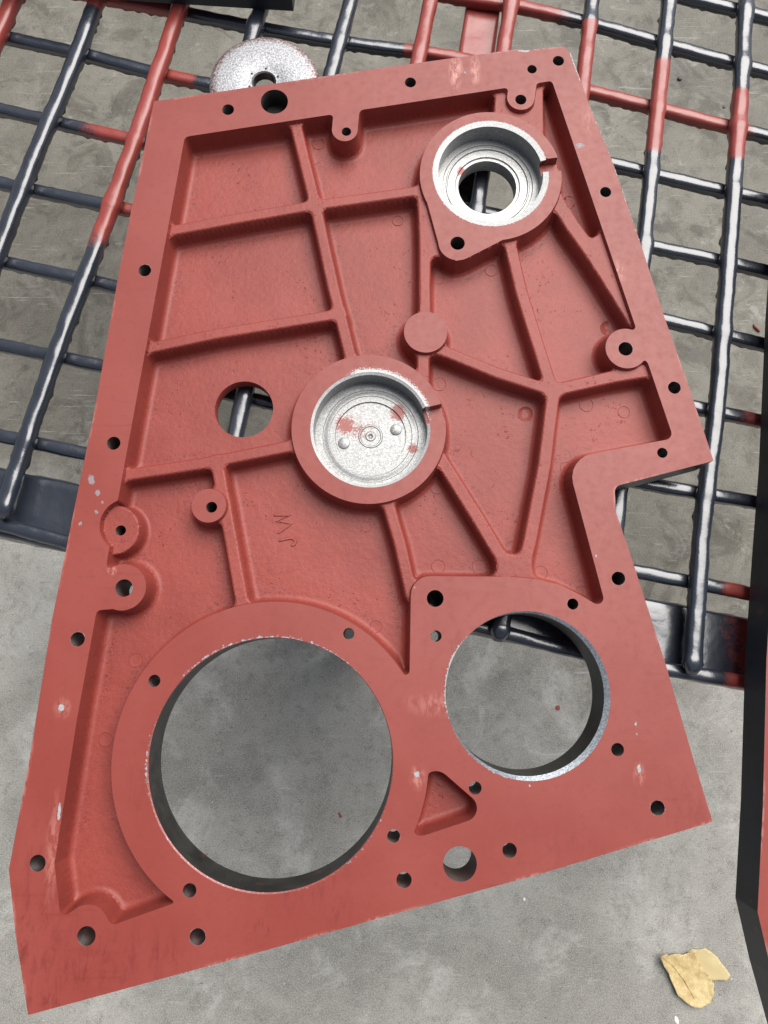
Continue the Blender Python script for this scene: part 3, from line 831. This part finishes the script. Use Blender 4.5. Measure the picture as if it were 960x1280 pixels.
    # the two large ports: scraped chamfer then dark bare wall
    def port(c, shift, dr, cz, rim):
        n = 180; V, Fc, mi = [], [], []
        rows = [(c[0], c[1], c[2], 0.0), (c[0] + shift[0], c[1] + shift[1], c[2] - dr, -cz), (c[0] + shift[0], c[1] + shift[1], c[2] - dr - .0002, -0.02), (c[0] + shift[0], c[1] + shift[1], c[2] - dr, -PLATE_T)]
        for (x, y, r, z) in rows:
            for k in range(n):
                a_ = 2 * math.pi * k / n; V.append((x + r * math.cos(a_), y + r * math.sin(a_), z))
        for i in range(3):
            for k in range(n):
                a_ = i * n + k; b_ = i * n + (k + 1) % n; Fc.append((a_, a_ + n, b_ + n, b_)); mi.append(0 if i == 0 else 1)
        me = pymesh('port_wall', V, Fc, angle=30); o = link('port_wall', me, [rim, M_STEEL], root)
        me.flip_normals()
        me.polygons.foreach_set('material_index', mi)
    port(cb, (0.0002, 0.0003), 0.0009, 0.0008, M_RIMD)
    port(cs, (-0.0022, 0.0010), 0.0025, 0.0022, M_RIM)
    # machined bores
    def liner(c, rows, ang, half, zs, mat, name='bore_liner'):
        cut = lambda i, a_: abs((a_ - ang + math.pi) % (2 * math.pi) - math.pi) < half and rows[i][1] > zs - 1e-6 and rows[i + 1][1] >= zs - 1e-6 and i < 3
        V, Fc = lathe_rows(rows, 192, cut)
        # floor of the slot
        n0 = len(V); m = 10
        for k in range(m + 1):
            a_ = ang - half + 2 * half * k / m
            for r in (rows[0][0] * 1.01, rows[1][0]): V.append((r * math.cos(a_), r * math.sin(a_), zs))
        for k in range(m): Fc.append((n0 + 2 * k, n0 + 2 * k + 2, n0 + 2 * k + 3, n0 + 2 * k + 1))
        for s in (0, m):
            a_ = ang - half + 2 * half * s / m; q = len(V)
            for (r, z) in ((rows[0][0], 0.0), (rows[1][0], rows[1][1]), (rows[1][0], zs), (rows[0][0], zs)): V.append((r * math.cos(a_), r * math.sin(a_), z))
            Fc.append((q, q + 1, q + 2, q + 3))
        me = pymesh(name, V, Fc, angle=25)
        me.polygons.foreach_set('material_index', [1 if i >= len(Fc) - 12 else (2 if v_[0] < 192 else 0) for i, v_ in enumerate(Fc)])
        o = link(name, me, [mat, M_CAST, M_SEAT], root); o.location = (c[0], c[1], 0)
        return o
    k1 = c1[2] / 72.5; k2 = c2[2] / 75.0
    r1 = [(72.5 * k1, 0), (65.5 * k1, -.0007), (65.4 * k1, -.009), (65.2 * k1, -.020), (58 * k1, -.020), (57.2 * k1, -.0212), (54 * k1, -.0212), (53.2 * k1, -.0202), (52 * k1, -.0202), (51 * k1, -.0217), (42 * k1, -.0217), (41 * k1, -.0232), (37.5 * k1, -.0232), (37 * k1, -.0245), (37 * k1, -PLATE_T)]
    r2 = [(75 * k2, 0), (71.5 * k2, -.0012), (71.5 * k2, -.009), (71.5 * k2, -.0225), (62 * k2, -.0225), (61 * k2, -.0230), (58.5 * k2, -.0230), (57 * k2, -.0226), (54 * k2, -.0226), (53 * k2, -.0230), (46 * k2, -.0230), (45.3 * k2, -.0250), (16 * k2, -.0250), (15 * k2, -.0243), (13.6 * k2, -.0243), (12.6 * k2, -.0250), (7 * k2, -.0250), (5.5 * k2, -.0244), (3.5 * k2, -.0244), (1 * k2, -.0256), (0.05 * k2, -.0256)]
    def rel(c, px, py, w): u, v = L(px, py, w); return u - c[0], v - c[1]
    mb1 = metal('machined_bore_metal', (0.33, 0.33, 0.322), (0.19, 0.19, 0.185), spots=[(*rel(c1, 577, 214, -.022), 0.012, 0.75)], rough=0.40)
    mb2 = metal('machined_bore_metal_speckled', (0.33, 0.33, 0.325), (0.17, 0.17, 0.166), spots=[(*rel(c2, 432, 531, -.024), 0.022, 0.74), (*rel(c2, 497, 516, -.024), 0.017, 0.78), (*rel(c2, 516, 561, -.023), 0.013, 0.68), (*rel(c2, 446, 537, -.024), 0.034, 0.52), (*rel(c2, 455, 533, -.024), 0.05, 0.42)], rough=0.42)
    liner(c1, r1, ang1, math.asin(0.0072 / c1[2]), -.009, mb1)
    bl = liner(c2, r2, ang2, math.asin(0.0078 / c2[2]), -.009, mb2)
    for (px, py) in ((430, 554), (495, 537)):
        u, v = rel(c2, px, py, -.025); Vp, Fp = lathe_rows([(7.6 * k2, -.0252), (7.4 * k2, -.0238), (6.8 * k2, -.0235), (0.0001, -.0235)], 24)
        o = link('pin_pad', pymesh('pin_pad', [(x + u, y + v, z) for x, y, z in Vp], Fp, angle=40), mb2, bl)
        o.data.flip_normals()
    # ejector-pin marks on the web, each a low disc standing a hair proud
    ztop = -FLOOR_D
    def mark(px, py, r):
        u, v = L(px, py, ztop); rr = RL(px, py, r, ztop)
        Vp, Fp = lathe_rows([(rr, -.0004), (rr * .97, .0005), (rr * .91, .0005), (rr * .88, .0001), (0.0001, -.0001)], 24)
        o = link('casting_mark', pymesh('casting_mark', Vp, Fp, angle=60), M_CAST, web); o.location = (u, v, ztop); o.data.flip_normals()
    for a_ in [(548, 348, 8), (614, 338, 8), (733, 506, 9), (657, 517, 10), (760, 410, 10), (711, 213 + 40, 9), (546, 610, 8), (599, 708, 9), (548, 708, 9), (676, 716, 9), (727, 740, 8), (708, 585, 8), (549, 480, 9),
               (132, 924, 9), (197, 1112, 8), (470, 783, 8), (170, 825, 9), (640, 684, 8), (398, 180, 8), (497, 276, 7), (458, 658, 7), (780, 515, 8)]: mark(*a_)
    # raised foundry letters J W, reading up the photo
    def strokes(pts, wd):
        V, Fc = [], []
        q = [L(x, y, ztop) for x, y in pts]
        for i, p in enumerate(q):
            a_ = np.array(q[max(i - 1, 0)]); b_ = np.array(q[min(i + 1, len(q) - 1)]); d_ = (b_ - a_) / np.linalg.norm(b_ - a_); n_ = np.array([-d_[1], d_[0]])
            for s, z in ((-1, -.0004), (-.6, .0009), (.6, .0009), (1, -.0004)): V.append((p[0] + n_[0] * wd * s, p[1] + n_[1] * wd * s, ztop + z + .0003))
        for i in range(len(q) - 1):
            for k in range(3): Fc.append((i * 4 + k, i * 4 + k + 1, i * 4 + k + 5, i * 4 + k + 4))
        return V, Fc
    for pts in ([(342.8, 643.5), (362.3, 644.5), (346, 651.5), (364.5, 655), (348, 666)], [(349, 675.6), (356, 674), (362, 672.7), (367, 673.2), (370, 677), (368, 680.5), (364.5, 681.7)]):
        V, Fc = strokes(pts, 0.0016); link('raised_letter', pymesh('raised_letter', V, Fc, angle=30), M_CAST, web)

plate = link('cover_casting', None)
plate.location = Vector(P0); plate.rotation_euler = (TILT, 0, 0)
tag(plate, 'red primed ribbed cover casting seen whole, lying across the bars', 'casting', 'red cover castings laid on the rack')
build_casting(plate)

# neighbours: the same casting, mostly out of frame
def place_copy(anchor, anchor_w, target, ang):
    """turn a copy by ang about z and put its local point `anchor` over the world point `target`"""
    c = copy_tree(plate)
    a = Vector((anchor[0], anchor[1], anchor_w))
    R = Matrix.Rotation(ang, 4, 'Z')
    c.rotation_euler = (0, 0, ang)
    c.location = target - (R @ a)
    return c
k0, k1 = L(11, 1087), L(92, 640)
t0, t1 = P(947, 1140, RACK_TOP + PLATE_T), P(959.3, 855, RACK_TOP + PLATE_T)
angm = math.atan2(k1[1] - k0[1], k1[0] - k0[0]); angt = math.atan2(t1.y - t0.y, t1.x - t0.x)
c2_ = place_copy(k0, 0.0, t0, angt - angm)
c2_['label'] = 'second red casting at the right edge, only its dark painted side showing'
b0, b1 = L(891, 1027), L(35, 1269)
s0, s1 = P(367, 14, RACK_TOP), P(185, 0, RACK_TOP)
c3_ = place_copy(b0, -PLATE_T, s0, math.atan2(s1.y - s0.y, s1.x - s0.x) - math.atan2(b1[1] - b0[1], b1[0] - b0[0]))
c3_['label'] = 'casting at the top edge of the photo, only its dark end showing'

# ------------------------------------------------------------------ the loose flange under the plate's top edge
def make_flange():
    root = link('bearing_cap', None)
    c = P(330, 103, RACK_TOP + 0.008); r = (P(399, 103, RACK_TOP + .008) - P(261, 103, RACK_TOP + .008)).length / 2
    root.location = (c.x, c.y, RACK_TOP - 0.0005)
    tag(root, 'round silvery grey cap with a centre hole, half under the big casting', 'machine part')
    k = r / 69.0
    rows = [(66 * k, 0), (69 * k, .0015), (69.4 * k, .0045), (68 * k, .0068), (64 * k, .0084), (58 * k, .0094), (40 * k, .0100), (24 * k, .0102), (22.5 * k, .0096), (15.5 * k, .0096)]
    t = NT('speckled_cap_metal'); co = t.coord('Object')
    n = t.noise(co, 520, 3, 0.7)
    v = t.new('ShaderNodeVectorMath', operation='LENGTH'); t.l.new(co, v.inputs[0])
    rimf = t.smooth(v.outputs['Value'], 0.040 , r)
    c_ = t.mix(t.smooth(n, 0.40, 0.6), (0.20, 0.20, 0.21), (0.38, 0.38, 0.39))
    c_ = t.mix(t.smooth(t.math('ADD', t.math('MULTIPLY', rimf, 0.24), t.noise(co, 420, 4, .75)), 0.66, 0.78), c_, (0.16, 0.07, 0.06))
    t.set(color=c_, rough=0.5, metal=0.5, normal=t.bump(n, 0.6, 0.0008))
    V, Fc = lathe_rows(rows, 128); o = link('disc', pymesh('disc', V, Fc, angle=40), t.m, root); o.data.flip_normals()
    V, Fc = lathe_rows([(15.5 * k, .0096), (13.5 * k, .0088), (13 * k, 0.0), (13.2 * k, 0.0)], 48)
    o = link('centre_hole', pymesh('centre_hole', V, Fc, angle=40), M_STEEL, root); o.data.flip_normals()
    for q in range(6):
        a = 2 * math.pi * q / 6 + .4
        V, Fc = lathe_rows([(.0014, .0001), (.0011, .0004), (.0001, .0005)], 10)
        o = link('punch_mark', pymesh('punch_mark', V, Fc), M_STEEL, root); o.data.flip_normals(); o.location = (19 * k * math.cos(a), 19 * k * math.sin(a), .0096)
make_flange()

# ------------------------------------------------------------------ dead leaf and litter on the floor
def inside(p, poly):
    r = False; j = len(poly) - 1
    for i in range(len(poly)):
        if (poly[i][1] > p[1]) != (poly[j][1] > p[1]) and p[0] < (poly[j][0] - poly[i][0]) * (p[1] - poly[i][1]) / (poly[j][1] - poly[i][1]) + poly[i][0]: r = not r
        j = i
    return r
def sheet(name, poly, step, hf, mat, parent):
    """thin crumpled blade: a triangulated outline with inner points, lifted by hf and given thickness"""
    from mathutils.geometry import delaunay_2d_cdt
    pts = [Vector(p) for p in poly]; n = len(pts)
    xs = [p.x for p in pts]; ys = [p.y for p in pts]
    y = min(ys)
    while y < max(ys):
        x = min(xs)
        while x < max(xs):
            q = (x + random.uniform(-.2, .2) * step, y + random.uniform(-.2, .2) * step)
            if inside(q, poly): pts.append(Vector(q))
            x += step
        y += step
    vs, _, fs, _, _, _ = delaunay_2d_cdt(pts, [(i, (i + 1) % n) for i in range(n)], [], 1, 1e-6)
    me = pymesh(name, [(v.x, v.y, hf(v.x, v.y)) for v in vs], [tuple(f) for f in fs])
    o = link(name, me, mat, parent)
    md = o.modifiers.new('thickness', 'SOLIDIFY'); md.thickness = 0.0003
    return o
def wob(poly, amp, n):
    out = []
    for i in range(len(poly)):
        a = poly[i]; b = poly[(i + 1) % len(poly)]
        for k in range(n):
            t = k / n; p = (a[0] + (b[0] - a[0]) * t, a[1] + (b[1] - a[1]) * t)
            out.append((p[0] + amp * mnoise.noise((p[0] * 160, p[1] * 160, 1)), p[1] + amp * mnoise.noise((p[0] * 160, p[1] * 160, 5))))
    return out
def make_leaf():
    t = NT('dead_leaf_brown'); co = t.coord('Object')
    c = t.mix(t.smooth(t.noise(co, 60, 5, .65), 0.3, 0.7), (0.40, 0.29, 0.125), (0.54, 0.42, 0.20))
    ve = t.voro(t.mapping(co, (1.0, 0.55, 1), (0, 0, D2R(35))), 150, 'DISTANCE_TO_EDGE')
    c = t.mix(t.math('SUBTRACT', 0.35, t.smooth(ve, 0.0, 0.12), clamp=True), c, (0.30, 0.20, 0.085))
    ml = t.set(color=c, rough=0.6, normal=t.bump(t.math('ADD', ve, t.noise(co, 120, 4)), 0.45, 0.002))
    t = NT('dead_leaf_pale'); co = t.coord('Object')
    mp = t.set(color=t.mix(t.noise(co, 50, 4), (0.44, 0.34, 0.16), (0.50, 0.41, 0.21)), rough=0.55, normal=t.bump(t.noise(co, 160, 3), 0.3, 0.001))
    root = link('dead_leaf', None); c = P(865, 1220, 0.0); root.location = c
    tag(root, 'crumpled dry yellow brown leaf lying alone on the concrete', 'leaf')
    rel = lambda q: [(P(x, y, 0.0).x - c.x, P(x, y, 0.0).y - c.y) for x, y in q]
    main = wob(rel([(821, 1191), (828, 1188), (832, 1191), (840, 1189), (852, 1191), (865, 1187), (875, 1206), (884, 1218), (890, 1227), (889, 1242), (884, 1251), (875, 1256), (866, 1256), (857, 1252), (845, 1242), (838, 1226), (833, 1214), (825, 1202)]), 0.0016, 4)
    pale = wob(rel([(858, 1190), (865, 1186), (872, 1187), (880, 1184), (888, 1189), (895, 1195), (904, 1207), (911, 1217), (907, 1224), (896, 1224), (884, 1226), (868, 1210)]), 0.0008, 4)
    sheet('brown_lobe', main, 0.004, lambda x, y: 0.004 + 0.0025 * mnoise.noise((x * 60, y * 60, 2)) + 0.0016 * mnoise.noise((x * 170, y * 170, 3)) + 3.0 * (x * x + y * y), ml, root)
    sheet('pale_lobe', pale, 0.005, lambda x, y: 0.0025 + 0.0018 * mnoise.noise((x * 40, y * 40, 7)) + 1.0 * x * x, mp, root)
    st = [(823, 1191), (838, 1204), (854, 1224), (866, 1246)]
    V, Fc = [], []
    q = rel(st)
    for i, p in enumerate(q):
        z = 0.0058 + 0.0025 * mnoise.noise((p[0] * 60, p[1] * 60, 2)) + 0.0016 * mnoise.noise((p[0] * 170, p[1] * 170, 3)) + 3.0 * (p[0] ** 2 + p[1] ** 2)
        for k in range(6):
            a = 2 * math.pi * k / 6; V.append((p[0] + .0007 * math.cos(a), p[1], z - .0009 + .0007 * math.sin(a)))
    for i in range(len(q) - 1):
        for k in range(6): Fc.append((i * 6 + k, i * 6 + (k + 1) % 6, (i + 1) * 6 + (k + 1) % 6, (i + 1) * 6 + k))
    link('midrib', pymesh('midrib', V, Fc), ml, root)
make_leaf()

def flake(name, px, py, r, h, mat, label, cat, el=1.0, rot=0.0, group=None):
    c = P(px, py, 0.0); V = []; n = 11
    for ring_, z in ((1.0, 0.0), (0.92, h * .7), (0.5, h)):
        for k in range(n):
            a = 2 * math.pi * k / n
            rr = r * ring_ * (1 + 0.35 * mnoise.noise((math.cos(a) * 1.3 + px, math.sin(a) * 1.3 + py, 0)))
            x, y = rr * math.cos(a) * el, rr * math.sin(a)
            V.append((x * math.cos(rot) - y * math.sin(rot), x * math.sin(rot) + y * math.cos(rot), z))
    Fc = []
    for i in range(2):
        for k in range(n): Fc.append((i * n + k, i * n + (k + 1) % n, (i + 1) * n + (k + 1) % n, (i + 1) * n + k))
    Fc.append(tuple(range(2 * n, 3 * n)))
    o = link(name, pymesh(name, V, Fc, angle=50), mat); o.location = c
    tag(o, label, cat, group); return o
def plain(name, col, rough=.6):
    t = NT(name); co = t.coord('Object'); return t.set(color=t.mix(t.noise(co, 90, 4), col, tuple(x * .6 for x in col)), rough=rough)
M_FL = plain('dried_red_flake', (0.24, 0.045, 0.035)); M_WH = plain('white_scrap', (0.75, 0.74, 0.7)); M_PB = plain('dark_grit', (0.05, 0.048, 0.045))
flake('paint_flake', 697, 885, 0.0055, .0012, M_FL, 'round red paint drip on the floor seen through the smaller port', 'paint flake')
flake('paint_flake', 425, 1019, 0.006, .0016, M_FL, 'dark red flake on the floor seen through the large port', 'paint flake', 0.5, 0.6)
flake('paint_flake', 945, 411, 0.011, .006, M_FL, 'long dark red scrap on the floor beneath the right hand bars', 'paint flake', 0.3, 0.7)
flake('paper_scrap', 846, 1276, 0.008, .001, M_WH, 'white scrap on the floor below the dead leaf', 'scrap', 0.5, 0.4)
flake('pebble', 849, 99, 0.006, .005, M_PB, 'small dark pebble on the floor beyond the upper right bars', 'pebble')
flake('pebble', 905, 126 + 8, 0.004, .003, M_PB, 'tiny dark speck of grit beside the farthest right bar', 'pebble')
flake('grit', 655, 1124, 0.003, .002, M_WH, 'tiny white crumb on the floor below the casting edge', 'grit')
